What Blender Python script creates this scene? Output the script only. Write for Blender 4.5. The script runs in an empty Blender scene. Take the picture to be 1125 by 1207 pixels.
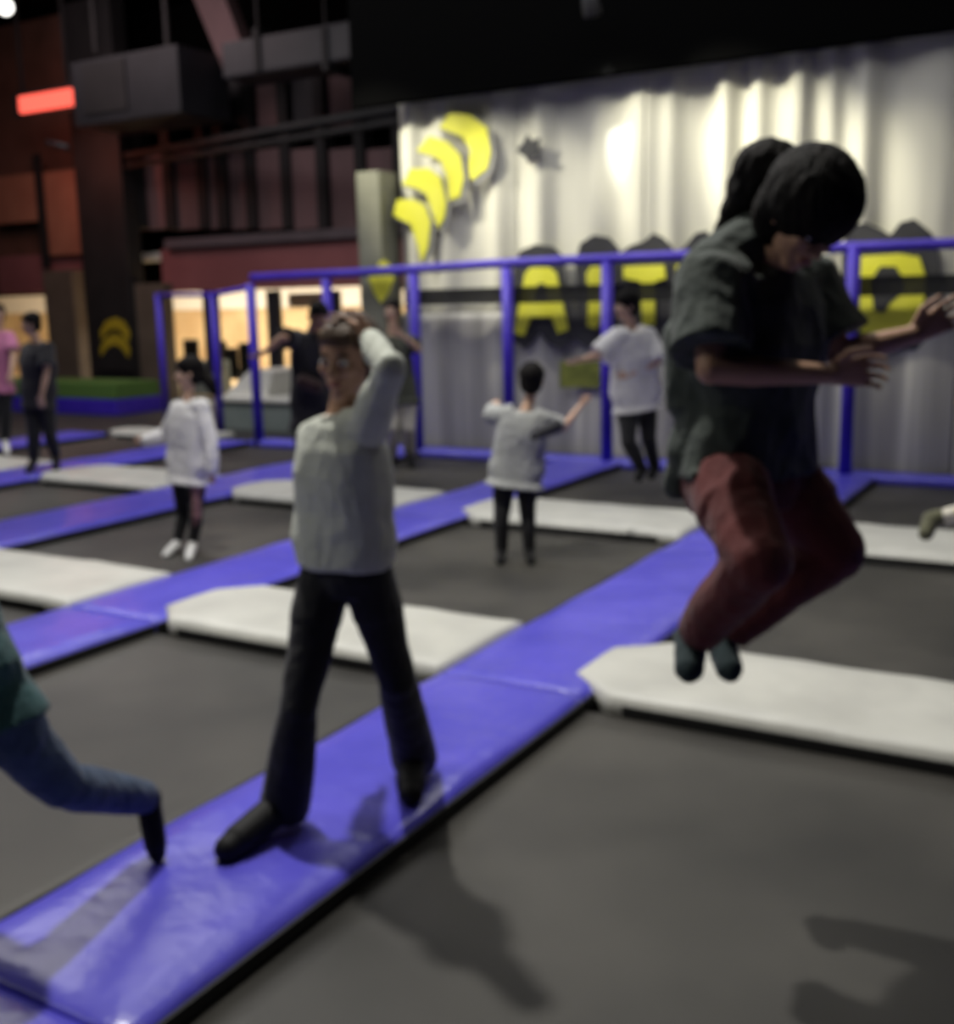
import bpy, bmesh, math, random
from mathutils import Vector as V, Matrix, noise
random.seed(4)
S = bpy.context.scene
C = S.collection
# ------------------------------------------------------------------ camera
YAW, PITCH, ROLL, FPX, CAMH = -0.52573, 0.18626, -0.02022, 1295.8, 1.6
cy, sy, cp, sp = math.cos(YAW), math.sin(YAW), math.cos(PITCH), math.sin(PITCH)
FW = V((sy*cp, cy*cp, -sp)); R0 = V((cy, -sy, 0)); U0 = R0.cross(FW)
RT = R0*math.cos(ROLL)+U0*math.sin(ROLL); UP = U0*math.cos(ROLL)-R0*math.sin(ROLL)
HD = V((sy, cy, 0)); EYE = V((0, 0, CAMH))
cam = bpy.data.cameras.new('camera'); camo = bpy.data.objects.new('camera', cam); C.objects.link(camo)
cam.sensor_fit = 'HORIZONTAL'; cam.sensor_width = 36; cam.lens = FPX/1125*36
cam.clip_start = .05; cam.clip_end = 200
m = Matrix((RT, UP, -FW)).transposed().to_4x4(); m.translation = EYE
camo.matrix_world = m; S.camera = camo
cam.dof.use_dof = True; cam.dof.focus_distance = 0.42; cam.dof.aperture_fstop = 12.5
# ------------------------------------------------------------------ world, exposure, lights
S.view_settings.view_transform = 'Standard'; S.view_settings.look = 'None'
S.view_settings.gamma = 1; S.view_settings.use_curve_mapping = False; S.view_settings.exposure = -0.1
W = bpy.data.worlds.new('world'); S.world = W; W.use_nodes = True
W.node_tree.nodes['Background'].inputs[0].default_value = (.68, .65, .60, 1)
W.node_tree.nodes['Background'].inputs[1].default_value = .05
def light(kind, loc, to, energy, col=(1, 1, 1), size=.5, size_y=None, spot=60, blend=.5):
    l = bpy.data.lights.new('lamp_light', kind); l.energy = energy; l.color = col
    if kind == 'AREA':
        l.size = size
        if size_y: l.shape = 'RECTANGLE'; l.size_y = size_y
    else: l.shadow_soft_size = size
    if kind == 'SPOT': l.spot_size = math.radians(spot); l.spot_blend = blend
    o = bpy.data.objects.new('lamp_light', l); C.objects.link(o); o.location = loc
    o.rotation_euler = (V(to)-V(loc)).to_track_quat('-Z', 'Y').to_euler()
    return o
KEY = V((-3.85, 3.75, 7.0))
light('SPOT', KEY, (-2.0, 3.0, 0), 1500, (1, .97, .90), .13, spot=95, blend=.6)
light('SPOT', (-2.6, 8.6, 6.4), (-2.4, 1.6, 0), 150, (1, .96, .92), .25, spot=80, blend=.7)
light('SPOT', (-7.2, -.6, 6.2), (-2.5, 3.6, 1.5), 520, (1, .97, .88), .8, spot=42, blend=.7)  # added fill spot from the left, brightens the figure in the pale top
light('AREA', (-5.4, 8.4, 6.7), (-6.2, 10.4, 0), 290, (.97, .97, 1), 7, 6)
light('AREA', (-11.5, 8.0, 6.7), (-11.0, 8, 0), 330, (1, .97, .95), 4, 6)
light('AREA', (.5, 4.6, 6.7), (.5, 4.0, 0), 35, (1, .96, .9), 2, 2)

# ------------------------------------------------------------------ projection of a photo ray on a plane of the place
def ray(x, y): return FW+RT*((x-562.5)/FPX)-UP*((y-603.5)/FPX)
def gz(x, y, z=0.0):
    d = ray(x, y); return EYE+d*((z-CAMH)/d.z)
def wy(x, y, Y):
    d = ray(x, y); return EYE+d*(Y/d.y)
def pd(x, y, D):
    d = ray(x, y); return EYE+d*(D/d.dot(HD))

# ------------------------------------------------------------------ materials
def mat(name, col, rough=.6, col2=None, scale=8, bump=0.0, bscale=60, detail=3, spec=.5, metal=0, emit=None, es=0, stretch=None, sheen=0, alpha=None, lo=.35, hi=.65):
    m = bpy.data.materials.new(name); m.use_nodes = True; nt = m.node_tree; b = nt.nodes['Principled BSDF']
    b.inputs['Base Color'].default_value = (*col, 1); b.inputs['Roughness'].default_value = rough
    b.inputs['Specular IOR Level'].default_value = spec; b.inputs['Metallic'].default_value = metal
    if sheen: b.inputs['Sheen Weight'].default_value = sheen
    tc = nt.nodes.new('ShaderNodeTexCoord'); mp = nt.nodes.new('ShaderNodeMapping'); nt.links.new(tc.outputs['Object'], mp.inputs[0])
    if stretch: mp.inputs['Scale'].default_value = stretch
    if col2:
        n = nt.nodes.new('ShaderNodeTexNoise'); n.inputs['Scale'].default_value = scale; n.inputs['Detail'].default_value = detail
        r = nt.nodes.new('ShaderNodeValToRGB'); r.color_ramp.elements[0].color = (*col, 1); r.color_ramp.elements[1].color = (*col2, 1)
        r.color_ramp.elements[0].position = lo; r.color_ramp.elements[1].position = hi
        nt.links.new(mp.outputs[0], n.inputs['Vector']); nt.links.new(n.outputs['Fac'], r.inputs[0]); nt.links.new(r.outputs[0], b.inputs['Base Color'])
    if bump:
        n = nt.nodes.new('ShaderNodeTexNoise'); n.inputs['Scale'].default_value = bscale; n.inputs['Detail'].default_value = 4
        bp = nt.nodes.new('ShaderNodeBump'); bp.inputs['Strength'].default_value = bump; bp.inputs['Distance'].default_value = .02
        nt.links.new(mp.outputs[0], n.inputs['Vector']); nt.links.new(n.outputs['Fac'], bp.inputs['Height']); nt.links.new(bp.outputs[0], b.inputs['Normal'])
    if emit: b.inputs['Emission Color'].default_value = (*emit, 1); b.inputs['Emission Strength'].default_value = es
    if alpha is not None: b.inputs['Alpha'].default_value = alpha
    return m
M = {}
M['blue'] = mat('blue vinyl', (.090, .082, .60), .30, (.12, .105, .70), 2.5, 1.0, 3.2)
M['blue_post'] = mat('blue post foam', (.045, .018, .50), .5, (.065, .03, .56), 4, .15, 8)
M['white_pad'] = mat('white vinyl', (.55, .55, .51), .42, (.65, .65, .60), 3, .5, 3.0)
M['black_skirt'] = mat('black webbing', (.008, .008, .009), .7, bump=.3)
M['bed'] = mat('trampoline bed weave', (.024, .023, .021), .5, (.068, .064, .056), 1.0, .25, 260, 3)
M['floor'] = mat('dark floor', (.03, .03, .032), .6, (.045, .044, .045), 1.2, .1, 20)
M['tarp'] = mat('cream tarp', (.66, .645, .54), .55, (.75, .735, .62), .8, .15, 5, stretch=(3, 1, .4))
M['tarp_low'] = mat('grey drape', (.33, .32, .305), .6, (.56, .55, .51), 1.6, .15, 5, stretch=(3, 1, .12))  # fold shading put into the colour as upright light and dark streaks
M['pillar'] = mat('weathered pillar paint', (.17, .17, .12), .7, (.25, .25, .18), 1.5)
M['yellow'] = mat('yellow print', (.80, .78, .05), .5, (.86, .84, .09), 3)
M['black_print'] = mat('black print', (.03, .03, .033), .6, (.045, .045, .048), 3)
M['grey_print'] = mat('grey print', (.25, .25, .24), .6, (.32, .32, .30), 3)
M['olive'] = mat('olive sticker', (.10, .12, .02), .6, (.20, .22, .04), 12)
M['net'] = mat('black net', (.012, .012, .013), .8, alpha=.82)
M['dark'] = mat('dark steel', (.010, .009, .010), .7, (.017, .015, .016), 2)
M['maroon'] = mat('maroon fascia', (.25, .085, .09), .6, (.31, .11, .115), 1.0)
M['ledge'] = mat('mauve grey ledge', (.10, .08, .09), .6, (.13, .10, .115), 2)
M['casing'] = mat('casing', (.010, .0105, .014), .6, (.016, .016, .021), 2)
M['terracotta'] = mat('terracotta panel', (.34, .13, .08), .7, (.42, .18, .11), 1.4)
M['rib'] = mat('faded maroon panel', (.14, .085, .088), .7, (.20, .115, .12), 1.2, stretch=(1, 1, .5))
M['duct'] = mat('grey duct', (.020, .020, .026), .5, (.030, .029, .036), 2)
M['brown'] = mat('brown wall', (.10, .045, .03), .7, (.16, .07, .05), 1.4)
M['greycol'] = mat('grey brown column', (.11, .085, .065), .7, (.14, .11, .085), 2)
M['black_wall'] = mat('black hall wall', (.003, .003, .003), 1, spec=0)
M['turf'] = mat('green turf', (.08, .17, .03), .9, (.12, .24, .05), 30, .6, 120)
M['lobby'] = mat('lobby plaster', (.62, .44, .24), .7, (.75, .60, .36), 1.2)
M['lobby_white'] = mat('lobby white', (.85, .83, .78), .6)
M['counter'] = mat('grey green box', (.20, .24, .23), .6, (.26, .30, .29), 2)
M['white_cloth'] = mat('white top', (.75, .74, .68), .6, (.82, .81, .76), 3)
M['red_lamp'] = mat('red lamp', (.5, .05, .03), .5, emit=(1, .13, .09), es=1.6)
M['white_lamp'] = mat('lit diffuser', (.9, .9, .9), .5, emit=(1, .97, .9), es=3)
M['lobby_lamp'] = mat('lit ceiling panel', (.9, .9, .9), .5, emit=(1, .95, .86), es=5)
M['skin'] = mat('skin', (.50, .29, .19), .55, (.56, .33, .22), 9, .06, 60)
M['skin_lt'] = mat('lighter skin', (.62, .40, .28), .55, (.68, .44, .32), 9, .06, 60)
M['hair'] = mat('black hair', (.005, .0045, .0045), .7, (.010, .008, .007), 20, .8, 60, spec=.15, stretch=(1, 1, .15))
M['hair_brown'] = mat('brown hair', (.055, .030, .016), .5, (.11, .06, .03), 20, .8, 60, stretch=(1, 1, .15))
M['eye'] = mat('eye white', (.7, .7, .68), .3); M['iris'] = mat('dark iris', (.02, .012, .008), .2)
M['lips'] = mat('lips', (.40, .15, .12), .5)
def cloth(n, a, b, s=14): return mat(n, a, .85, b, s, .35, 34, sheen=.15)
M['c_top'] = cloth('pale grey green knit', (.60, .63, .55), (.68, .71, .63))
M['c_black'] = cloth('black cloth', (.005, .005, .007), (.010, .010, .013))
M['c_tee'] = cloth('black tee', (.018, .017, .021), (.028, .026, .030))
M['c_maroon'] = cloth('dark maroon cloth', (.035, .014, .014), (.05, .02, .02))
M['c_red'] = cloth('dark red cloth', (.10, .014, .014), (.14, .022, .021))
M['c_dkgreen'] = cloth('dark grey green cloth', (.030, .043, .037), (.055, .070, .060))
M['c_white'] = cloth('white cloth', (.78, .77, .77), (.86, .85, .85))
M['c_grey'] = cloth('heather grey cloth', (.36, .37, .36), (.44, .45, .44))
M['c_dkgrey'] = mat('charcoal patch', (.025, .025, .03), .8, (.04, .04, .045), 14)
M['c_cream'] = cloth('cream cloth', (.70, .66, .56), (.78, .74, .64))
M['c_teal'] = cloth('dark teal cloth', (.012, .060, .068), (.020, .085, .095))
M['c_jeans'] = cloth('blue jeans', (.025, .048, .10), (.045, .08, .15))
M['c_mauve'] = cloth('mauve stripe', (.25, .12, .13), (.30, .15, .16))
M['c_olive'] = cloth('dark olive cloth', (.06, .065, .045), (.09, .095, .07))
M['c_pink'] = cloth('pink cloth', (.50, .16, .30), (.60, .22, .38))
M['sock'] = cloth('dark teal sock', (.008, .022, .026), (.014, .034, .04))
M['sock_olive'] = cloth('olive sock', (.10, .10, .06), (.14, .14, .08))
M['shoe_w'] = mat('white shoe', (.7, .7, .7), .5, (.8, .8, .8), 8)
M['shoe_b'] = mat('black shoe', (.006, .006, .007), .6, (.010, .010, .011), 8, spec=.25)

# ------------------------------------------------------------------ object helpers
def link(name, me, mt=None, parent=None):
    o = bpy.data.objects.new(name, me); C.objects.link(o)
    if mt and me: me.materials.append(M[mt] if isinstance(mt, str) else mt)
    if parent: o.parent = parent
    return o
def tag(o, label, cat, group=None):
    o['label'] = label; o['category'] = cat
    if group: o['group'] = group
    return o
def thing(name, label, cat, loc=(0, 0, 0), group=None):
    o = bpy.data.objects.new(name, None); C.objects.link(o); o.location = loc; o.empty_display_size = .1
    return tag(o, label, cat, group)
def struct(o): o['kind'] = 'structure'; return o
def tomesh(bm, name='m', smooth=False):
    bmesh.ops.recalc_face_normals(bm, faces=bm.faces)
    me = bpy.data.meshes.new(name); bm.to_mesh(me); bm.free()
    if smooth:
        for p in me.polygons: p.use_smooth = True
    return me
def put(name, bm, mt, parent=None, smooth=False):
    me = tomesh(bm, name, smooth)
    if parent: me.transform(Matrix.Translation(-parent.location))
    return link(name, me, mt, parent)
def box(bm, a, b, bev=0):
    lo = [min(a[i], b[i]) for i in range(3)]; hi = [max(a[i], b[i]) for i in range(3)]
    r = bmesh.ops.create_cube(bm, size=1); vs = r['verts']
    for v in vs: v.co = V([(lo[i]+hi[i])/2+v.co[i]*(hi[i]-lo[i]) for i in range(3)])
    if bev:
        es = list({e for v in vs for e in v.link_edges})
        bmesh.ops.bevel(bm, geom=es, offset=bev, segments=2, affect='EDGES', profile=.6)
    return bm
def nbox(name, a, b, mt, parent=None, bev=0):
    return put(name, box(bmesh.new(), a, b, bev), mt, parent, False)
def prism(bm, pts, dvec):
    """closed polygon pts (3D) extruded by dvec"""
    vs = [bm.verts.new(p) for p in pts]; ws = [bm.verts.new(V(p)+V(dvec)) for p in pts]; n = len(pts)
    bm.faces.new(vs); bm.faces.new(ws[::-1])
    for i in range(n): bm.faces.new((vs[i], ws[i], ws[(i+1) % n], vs[(i+1) % n]))
    return bm
def tube(bm, pts, r, seg=12):
    rings = []
    pts = [V(p) for p in pts]
    for i, p in enumerate(pts):
        t = (pts[min(i+1, len(pts)-1)]-pts[max(i-1, 0)]).normalized()
        a = t.orthogonal().normalized(); b = t.cross(a)
        if rings:
            a = (pa-t*pa.dot(t)).normalized(); b = t.cross(a)
        pa = a
        rr = r[i] if isinstance(r, (list, tuple)) else r
        rings.append([bm.verts.new(p+(a*math.cos(k*2*math.pi/seg)+b*math.sin(k*2*math.pi/seg))*rr) for k in range(seg)])
    for A, B in zip(rings, rings[1:]):
        for k in range(seg): bm.faces.new((A[k], A[(k+1) % seg], B[(k+1) % seg], B[k]))
    bm.faces.new(rings[0][::-1]); bm.faces.new(rings[-1])
    return bm

# ------------------------------------------------------------------ setting: hall
BED = -.075
flr = struct(nbox('floor', (-34, -3, -.25), (8, 26, -.10), 'floor'))
struct(nbox('wall_back', (-7.25, 10.95, -.10), (6, 11.15, 7.2), 'black_wall'))
struct(nbox('wall_right', (6, -3, -.10), (6.2, 11.15, 7.2), 'black_wall'))
struct(nbox('ceiling', (-34, -3, 7.4), (8, 26, 7.6), 'black_wall'))
struct(nbox('wall_left', (-34.2, -3, -.10), (-34, 26, 7.4), 'black_wall'))
struct(nbox('wall_front', (-34, -3.2, -.10), (6.2, -3, 7.4), 'black_wall'))
# dark soffit beam above the bright tarp wall
bm = bmesh.new()
tl, tr = wy(440, 124, 10.5), wy(1135, 33, 10.5)
prism(bm, [(-7.6, 10.5, tl.z), (6, 10.5, tr.z+.02), (6, 10.5, 7.3), (-7.6, 10.5, 7.3)], (0, .14, 0))
struct(put('trim_1', bm, 'black_wall'))

# ------------------------------------------------------------------ trampoline court
COLS = [(-12.5, -11.75), (-10.0, -9.25), (-7.58, -6.72), (-4.98, -4.29), (-2.52, -1.81), (-.05, .65)]
ROWS = [(.78, 1.58), (3.98, 4.78), (7.15, 8.03), (10.33, 10.9)]
def wob(x, y): return noise.noise(V((x*1.9, y*1.9, 3.1)))*.011+noise.noise(V((x*6, y*2.6, 9.1)))*.0055
def soft_pad(outline_fn, nx, ny, top, edge=.03, z0=-.095, vseam=False, flap=None):
    """puffy padded mat; outline_fn(u,v)->(x,y)"""
    bm = bmesh.new(); g = []
    for j in range(ny+1):
        row = []
        for i in range(nx+1):
            u, v = i/nx, j/ny; x, y = outline_fn(u, v)
            e = min(u, 1-u) if vseam and 0 < v < 1 else min(u, 1-u, v, 1-v)
            z = top-((.012 if (vseam and 0 < u < 1) else edge*.9) if e < 1e-6 else 0)+(wob(x, y) if e > 1e-6 else 0)
            row.append(bm.verts.new((x, y, z)))
        g.append(row)
    for j in range(ny):
        for i in range(nx): bm.faces.new((g[j][i], g[j][i+1], g[j+1][i+1], g[j+1][i]))
    loop = [g[0][i] for i in range(nx)]+[g[j][nx] for j in range(ny)]+[g[ny][nx-i] for i in range(nx)]+[g[ny-j][0] for j in range(ny)]
    lo = [bm.verts.new((v.co.x, v.co.y, max(z0, v.co.z-.02) if (flap is not None and v.co.x < flap) else z0)) for v in loop]
    n = len(loop)
    for k in range(n): bm.faces.new((loop[k], lo[k], lo[(k+1) % n], loop[(k+1) % n]))
    bm.faces.new(lo[::-1])
    return bm
def grid_t(n, m=.035):
    return [0, m]+[m+(1-2*m)*k/n for k in range(1, n)]+[1-m, 1]
def remap(u, ts):
    k = round(u*(len(ts)-1)); return ts[k]
ORD = ['leftmost', 'second', 'third', 'fourth', 'fifth', 'sixth']
rownames = ['nearest segment', 'second segment', 'third segment', 'farthest segment']
# blue column pads, cut at the seam of each cell
cuts = [(-2.2, 1.5), (1.5, 3.98), (3.98, 7.15), (7.15, 10.33)]
lab_blue = {
 (0, 3): 'short blue vinyl pad run in front of the green turf block', (1, 2): 'blue vinyl pad under the feet of the person in the black t-shirt',
 (1, 3): 'far blue vinyl pad behind the white-jacketed child', (2, 1): 'blue vinyl pad at left edge of photo, nearest of its line', (2, 2): 'long blue vinyl pad passing behind the legs of the white-jacketed child',
 (2, 3): 'far blue vinyl pad partly behind the woman with raised arms', (3, 1): 'blue vinyl pad beside the person in teal at the left edge',
 (3, 2): 'blue vinyl pad running from the white-jacketed child to the child in grey', (3, 3): 'blue vinyl pad reaching the back fence left of the person in the white t-shirt',
 (4, 0): 'blue vinyl pad in the bottom left corner below the dark seam', (4, 1): 'wide creased blue vinyl pad the woman in the pale top walks on',
 (4, 2): 'blue vinyl pad behind the red trousers of the jumping person', (4, 3): 'blue vinyl pad meeting the back fence behind the jumping person'}
for ci, (x0, x1) in enumerate(COLS):
    for ri, (y0, y1) in enumerate(cuts):
        if ci == 5 and ri > 3: continue
        if ci == 0 and ri < 2: continue
        nx, ny = 9, 40
        tu, tv = grid_t(nx-2, .05), grid_t(ny-2, .008)
        g_ = .002
        bm = soft_pad(lambda u, v: (x0+(x1-x0)*remap(u, tu), y0+g_+(y1-y0-2*g_)*remap(v, tv)), nx, ny, .0, vseam=True)
        o = put('blue_pad', bm, 'blue', None, True)
        tag(o, lab_blue.get((ci, ri), 'blue vinyl pad, %s of the %s blue line from the far left' % (rownames[ri], ORD[ci])), 'pad', 'blue trampoline pads')
        for s in (0, 1):
            xx = (x0-.012, x0+.0) if s == 0 else (x1, x1+.012)
            c = nbox('skirt', (xx[0], y0+.01, -.095), (xx[1], y1-.01, -.022), 'black_skirt'); c.parent = o
# white cross pads with clipped corners
lab_white = {
 (0, 2): 'white vinyl cross pad at the left edge behind the person in the black t-shirt', (1, 2): 'white vinyl cross pad left of the white-jacketed child',
 (2, 2): 'white vinyl cross pad behind the waist of the woman in the pale top', (3, 2): 'white vinyl cross pad behind the legs of the child in grey',
 (4, 2): 'grey-white vinyl cross pad at the right edge below the cream leg', (2, 1): 'white vinyl cross pad at the left edge beside the white-jacketed child',
 (3, 1): 'white vinyl cross pad seen between the legs of the woman in black trousers', (4, 1): 'wide white vinyl cross pad beneath the feet of the jumping person',
 (0, 3): 'thin pale cross pad right before the green turf block'}
for ci in range(5):
    xa, xb = COLS[ci][1]+.012, COLS[ci+1][0]-.012
    for ri, (y0, y1) in enumerate(ROWS):
        if ri == 3 and ci > 0: continue
        if ri < 2 and ci == 0: continue
        ch = .24
        def ofn(u, v, xa=xa, xb=xb, y0=y0, y1=y1):
            u, v = remap(u, TU), remap(v, TV)
            inset = ch*max(0, abs(v-.5)*2-.45)/.55
            return (xa-.15+inset+(xb-xa+.165-inset)*u, y0+(y1-y0)*v)
        TU, TV = grid_t(24, .02), grid_t(8, .05)
        bm = soft_pad(ofn, 26, 10, .022, edge=.018, flap=xa)
        # only the ends overlap the column pads; raise slightly there
        o = put('white_pad', bm, 'white_pad', None, True)
        tag(o, lab_white.get((ci, ri), 'white vinyl cross pad, %s right of the %s blue line' % (rownames[ri], ORD[ci])), 'pad', 'white trampoline pads')
        for yy in ((y0-.012, y0), (y1, y1+.012)):
            c = nbox('skirt', (xa+.16, yy[0], -.095), (xb-.16, yy[1], -.022), 'black_skirt'); c.parent = o
# beds
lab_bed = {(4, 1): 'large dark grey trampoline bed in the foreground carrying the round shadow', (3, 1): 'dark grey trampoline bed between the teal figure and the woman in black trousers',
 (4, 2): 'dark trampoline bed behind the jumping person, by the right edge', (3, 2): 'dark trampoline bed under the child in the grey t-shirt', (2, 2): 'dark trampoline bed under the white-jacketed child',
 (3, 3): 'far dark trampoline bed by the fence under the person in the white t-shirt', (2, 3): 'far dark trampoline bed by the fence behind the woman with raised arms',
 (4, 3): 'far dark trampoline bed at the right edge in front of the grey drapes', (1, 2): 'brownish trampoline bed at the left edge before the person in the black t-shirt', (1, 3): 'far trampoline bed behind the white-jacketed child'}
ys = [(-2.2, .78), (1.58, 3.98), (4.78, 7.15), (8.03, 10.33)]
for ci in range(5):
    for ri, (y0, y1) in enumerate(ys):
        if ci == 0 and ri < 2: continue
        xa, xb = COLS[ci][1]+.015, COLS[ci+1][0]-.015
        bm = bmesh.new(); n = 14; g = []
        for j in range(n+1):
            row = []
            for i in range(n+1):
                u, v = i/n, j/n
                z = BED-.012*math.sin(math.pi*u)*math.sin(math.pi*v)
                row.append(bm.verts.new((xa+(xb-xa)*u, y0+.015+(y1-y0-.03)*v, z)))
            g.append(row)
        for j in range(n):
            for i in range(n): bm.faces.new((g[j][i], g[j][i+1], g[j+1][i+1], g[j+1][i]))
        o = put('trampoline_bed', bm, 'bed', None, True)
        md = o.modifiers.new('s', 'SOLIDIFY'); md.thickness = .008; md.offset = -1
        tag(o, lab_bed.get((ci, ri), 'dark trampoline bed, %s right of the %s blue line' % (rownames[ri], ORD[ci])), 'trampoline', 'trampoline beds')
        bm = bmesh.new()   # spring cover webbing round the bed
        for a, b in (((xa, y0+.012), (xa+.07, y1-.012)), ((xb-.05, y0+.012), (xb, y1-.012)), ((xa, y0+.012), (xb, y0+.06)), ((xa, y1-.08), (xb, y1-.012))):
            box(bm, (a[0], a[1], BED-.004), (b[0], b[1], BED+.006))
        put('webbing', bm, 'black_skirt').parent = o

# ------------------------------------------------------------------ tarp wall
def zt(x): return tl.z+(tr.z-tl.z)*(x+7.25)/(6.1)
folds = [(-7.05, .10, .05), (-6.62, .16, .07), (-5.95, .14, .06), (-5.42, .13, .07), (-4.75, .2, .06), (-4.28, .22, .08), (-3.95, .1, .05), (-3.42, .12, .09), (-3.1, .1, .07), (-2.72, .12, .1), (-2.42, .1, .07), (-2.12, .13, .1), (-1.5, .35, .1), (-.7, .2, .08), (0, .2, .08), (.8, .25, .08), (1.5, .2, .07), (2.5, .3, .1)]
def fold(x, z, k=1.0):
    f = 1.45*sum(a*math.exp(-((x-c)/w)**2) for c, w, a in folds)
    return k*f*(1.0+.15*noise.noise(V((x*.8, z*.9, 0))))+.012*noise.noise(V((x*6, z*.6, 2)))
def curtain(name, x0, x1, z0, z1f, Y, mt, parent, k=1.0, step=.03):
    bm = bmesh.new(); nx = max(2, int((x1-x0)/step)); nz = 16; g = []
    for j in range(nz+1):
        g.append([])
        for i in range(nx+1):
            x = x0+(x1-x0)*i/nx; z = z0+(z1f(x)-z0)*j/nz
            g[-1].append(bm.verts.new((x, Y-fold(x, z, k), z)))
    for j in range(nz):
        for i in range(nx): bm.faces.new((g[j][i], g[j][i+1], g[j+1][i+1], g[j+1][i]))
    o = put(name, bm, mt, parent, True)
    md = o.modifiers.new('s', 'SOLIDIFY'); md.thickness = .008; md.offset = 1
    return o
tw = thing('tarp_wall_cover', 'tall cream tarpaulin hung in vertical folds behind the blue fence', 'tarpaulin', (-4, 10.8, 0))
edges = [-7.22, -5.72, -4.22, -2.72, -1.22, .28, 1.78, 3.5]
for a, b in zip(edges, edges[1:]): curtain('tarp_panel', a+.002, b-.002, 1.45, lambda x: min(zt(x)+.1, 4.6), 10.87, 'tarp', tw)
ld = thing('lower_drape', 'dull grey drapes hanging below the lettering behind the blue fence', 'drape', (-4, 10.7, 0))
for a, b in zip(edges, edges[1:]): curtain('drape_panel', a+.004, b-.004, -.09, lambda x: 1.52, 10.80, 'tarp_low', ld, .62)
pl = thing('pale_pillar', 'narrow pale pillar at the left end of the cream tarp', 'pillar', (-7.45, 10.7, -.1))
nbox('shaft', (-7.62, 10.55, -.10), (-7.30, 10.93, 3.1), 'pillar', pl, .01)
nbox('plinth', (-7.66, 10.51, -.10), (-7.25, 10.94, .08), 'tarp_low', pl, .01)

# flat prints on the tarp (real flat signs of small thickness)
YP = 10.69
def print_px(name, polys, Y, mt, parent, th=.012):
    bm = bmesh.new()
    for pts in polys: prism(bm, [wy(x, y, Y) for x, y in pts], (0, th, 0))
    return put(name, bm, mt, parent)
def cr(pts, ox, oy, s): return [(ox+x/s, oy+y/s) for x, y in pts]
ch = [[(235, 322), (268, 277), (330, 282), (385, 322), (397, 400), (385, 452), (335, 490), (330, 440), (335, 392), (308, 352), (265, 335)],
      [(163, 397), (202, 348), (262, 368), (302, 410), (312, 480), (300, 542), (266, 552), (260, 480), (240, 430), (215, 412)],
      [(118, 502), (142, 453), (200, 450), (240, 480), (257, 560), (252, 605), (233, 640), (212, 590), (195, 535), (165, 515)],
      [(88, 600), (103, 550), (150, 548), (190, 567), (208, 620), (200, 700), (180, 748), (165, 690), (145, 628)]]
cv = thing('chevron_print', 'row of four curved yellow chevrons with grey edges on the cream tarp', 'print', wy(520, 220, YP))
for c in ch:
    mx = sum(p[0] for p in c)/len(c); my = sum(p[1] for p in c)/len(c)
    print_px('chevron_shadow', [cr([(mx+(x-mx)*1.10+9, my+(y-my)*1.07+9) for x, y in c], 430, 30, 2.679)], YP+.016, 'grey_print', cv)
    print_px('chevron', [cr(c, 430, 30, 2.679)], YP, 'yellow', cv)
c5 = tag(print_px('arrow_print', [[(434, 327), (444, 322), (446, 310), (452, 306), (459, 312), (458, 322), (465, 327), (458, 345), (449, 357), (441, 346)]], 10.50, 'yellow', None), 'small yellow arrow tip on the pale pillar just under the rail', 'print')
eb = tag(print_px('star_print', [[(609, 178), (617, 168), (622, 158), (627, 166), (637, 162), (634, 174), (640, 180), (630, 184), (624, 193), (619, 185)]], 10.70, 'black_print', None), 'small black star mark alone on the cream tarp', 'print')

lt = thing('lettering_print', 'big yellow letters with fat black outlines on the tarp above the drapes', 'lettering', wy(760, 345, YP))
def disc(cx, cy_, rx, ry=None, n=16):
    ry = ry or rx; return [(cx+rx*math.cos(k*2*math.pi/n), cy_+ry*math.sin(k*2*math.pi/n)) for k in range(n)]
def rect(x0, y0, x1, y1): return [(x0, y0), (x1, y0), (x1, y1), (x0, y1)]
YB = YP+.02
def outline(blobs, nm='letter_outline'):
    for i, b in enumerate(blobs): print_px(nm, [b], YB+.0007*i, 'black_print', lt, .01)
print_px('letter_outline', [[(606, 402), (599, 380), (603, 350), (606, 312), (614, 295), (632, 288), (652, 291), (664, 302), (668, 340), (678, 372), (676, 400), (662, 412), (645, 404), (637, 392), (628, 404), (618, 412)]], YB, 'black_print', lt)
print_px('letter_outline', [[(676, 398), (681, 355), (678, 312), (684, 287), (700, 277), (718, 280), (729, 292), (728, 350), (730, 392), (718, 408), (692, 410)]], YB+.002, 'black_print', lt)
print_px('letter_outline', [[(731, 345), (731, 300), (742, 290), (760, 284), (770, 275), (782, 280), (793, 292), (794, 345), (790, 385), (778, 400), (752, 400), (742, 385)]], YB+.001, 'black_print', lt)
print_px('letter_outline', [[(790, 400), (794, 300), (808, 290), (820, 275), (834, 272), (840, 290), (870, 290), (872, 400)]], YB+.004, 'black_print', lt)
print_px('letter_outline', [[(992, 400), (992, 300), (1000, 268), (1020, 262), (1038, 270), (1050, 277), (1062, 262), (1078, 258), (1098, 274), (1108, 300), (1110, 350), (1102, 390), (1080, 412), (1010, 412)]], YB, 'black_print', lt)
# A
print_px('letter', [[(606, 393), (619, 322), (626, 315), (648, 315), (656, 322), (670, 388), (658, 393), (650, 374), (626, 374), (618, 396)]], YP, 'yellow', lt)
print_px('letter_hole', [[(629, 356), (635, 334), (642, 334), (647, 356)]], YP-.006, 'black_print', lt)
# I
print_px('letter', [[(692, 384), (694, 352), (691, 322), (697, 314), (709, 314), (713, 324), (709, 352), (711, 376), (702, 388)]], YP, 'yellow', lt)
# T
print_px('letter', [[(735, 328), (735, 314), (783, 312), (785, 328), (772, 332), (772, 382), (757, 384), (755, 332)]], YP, 'yellow', lt)
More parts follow.
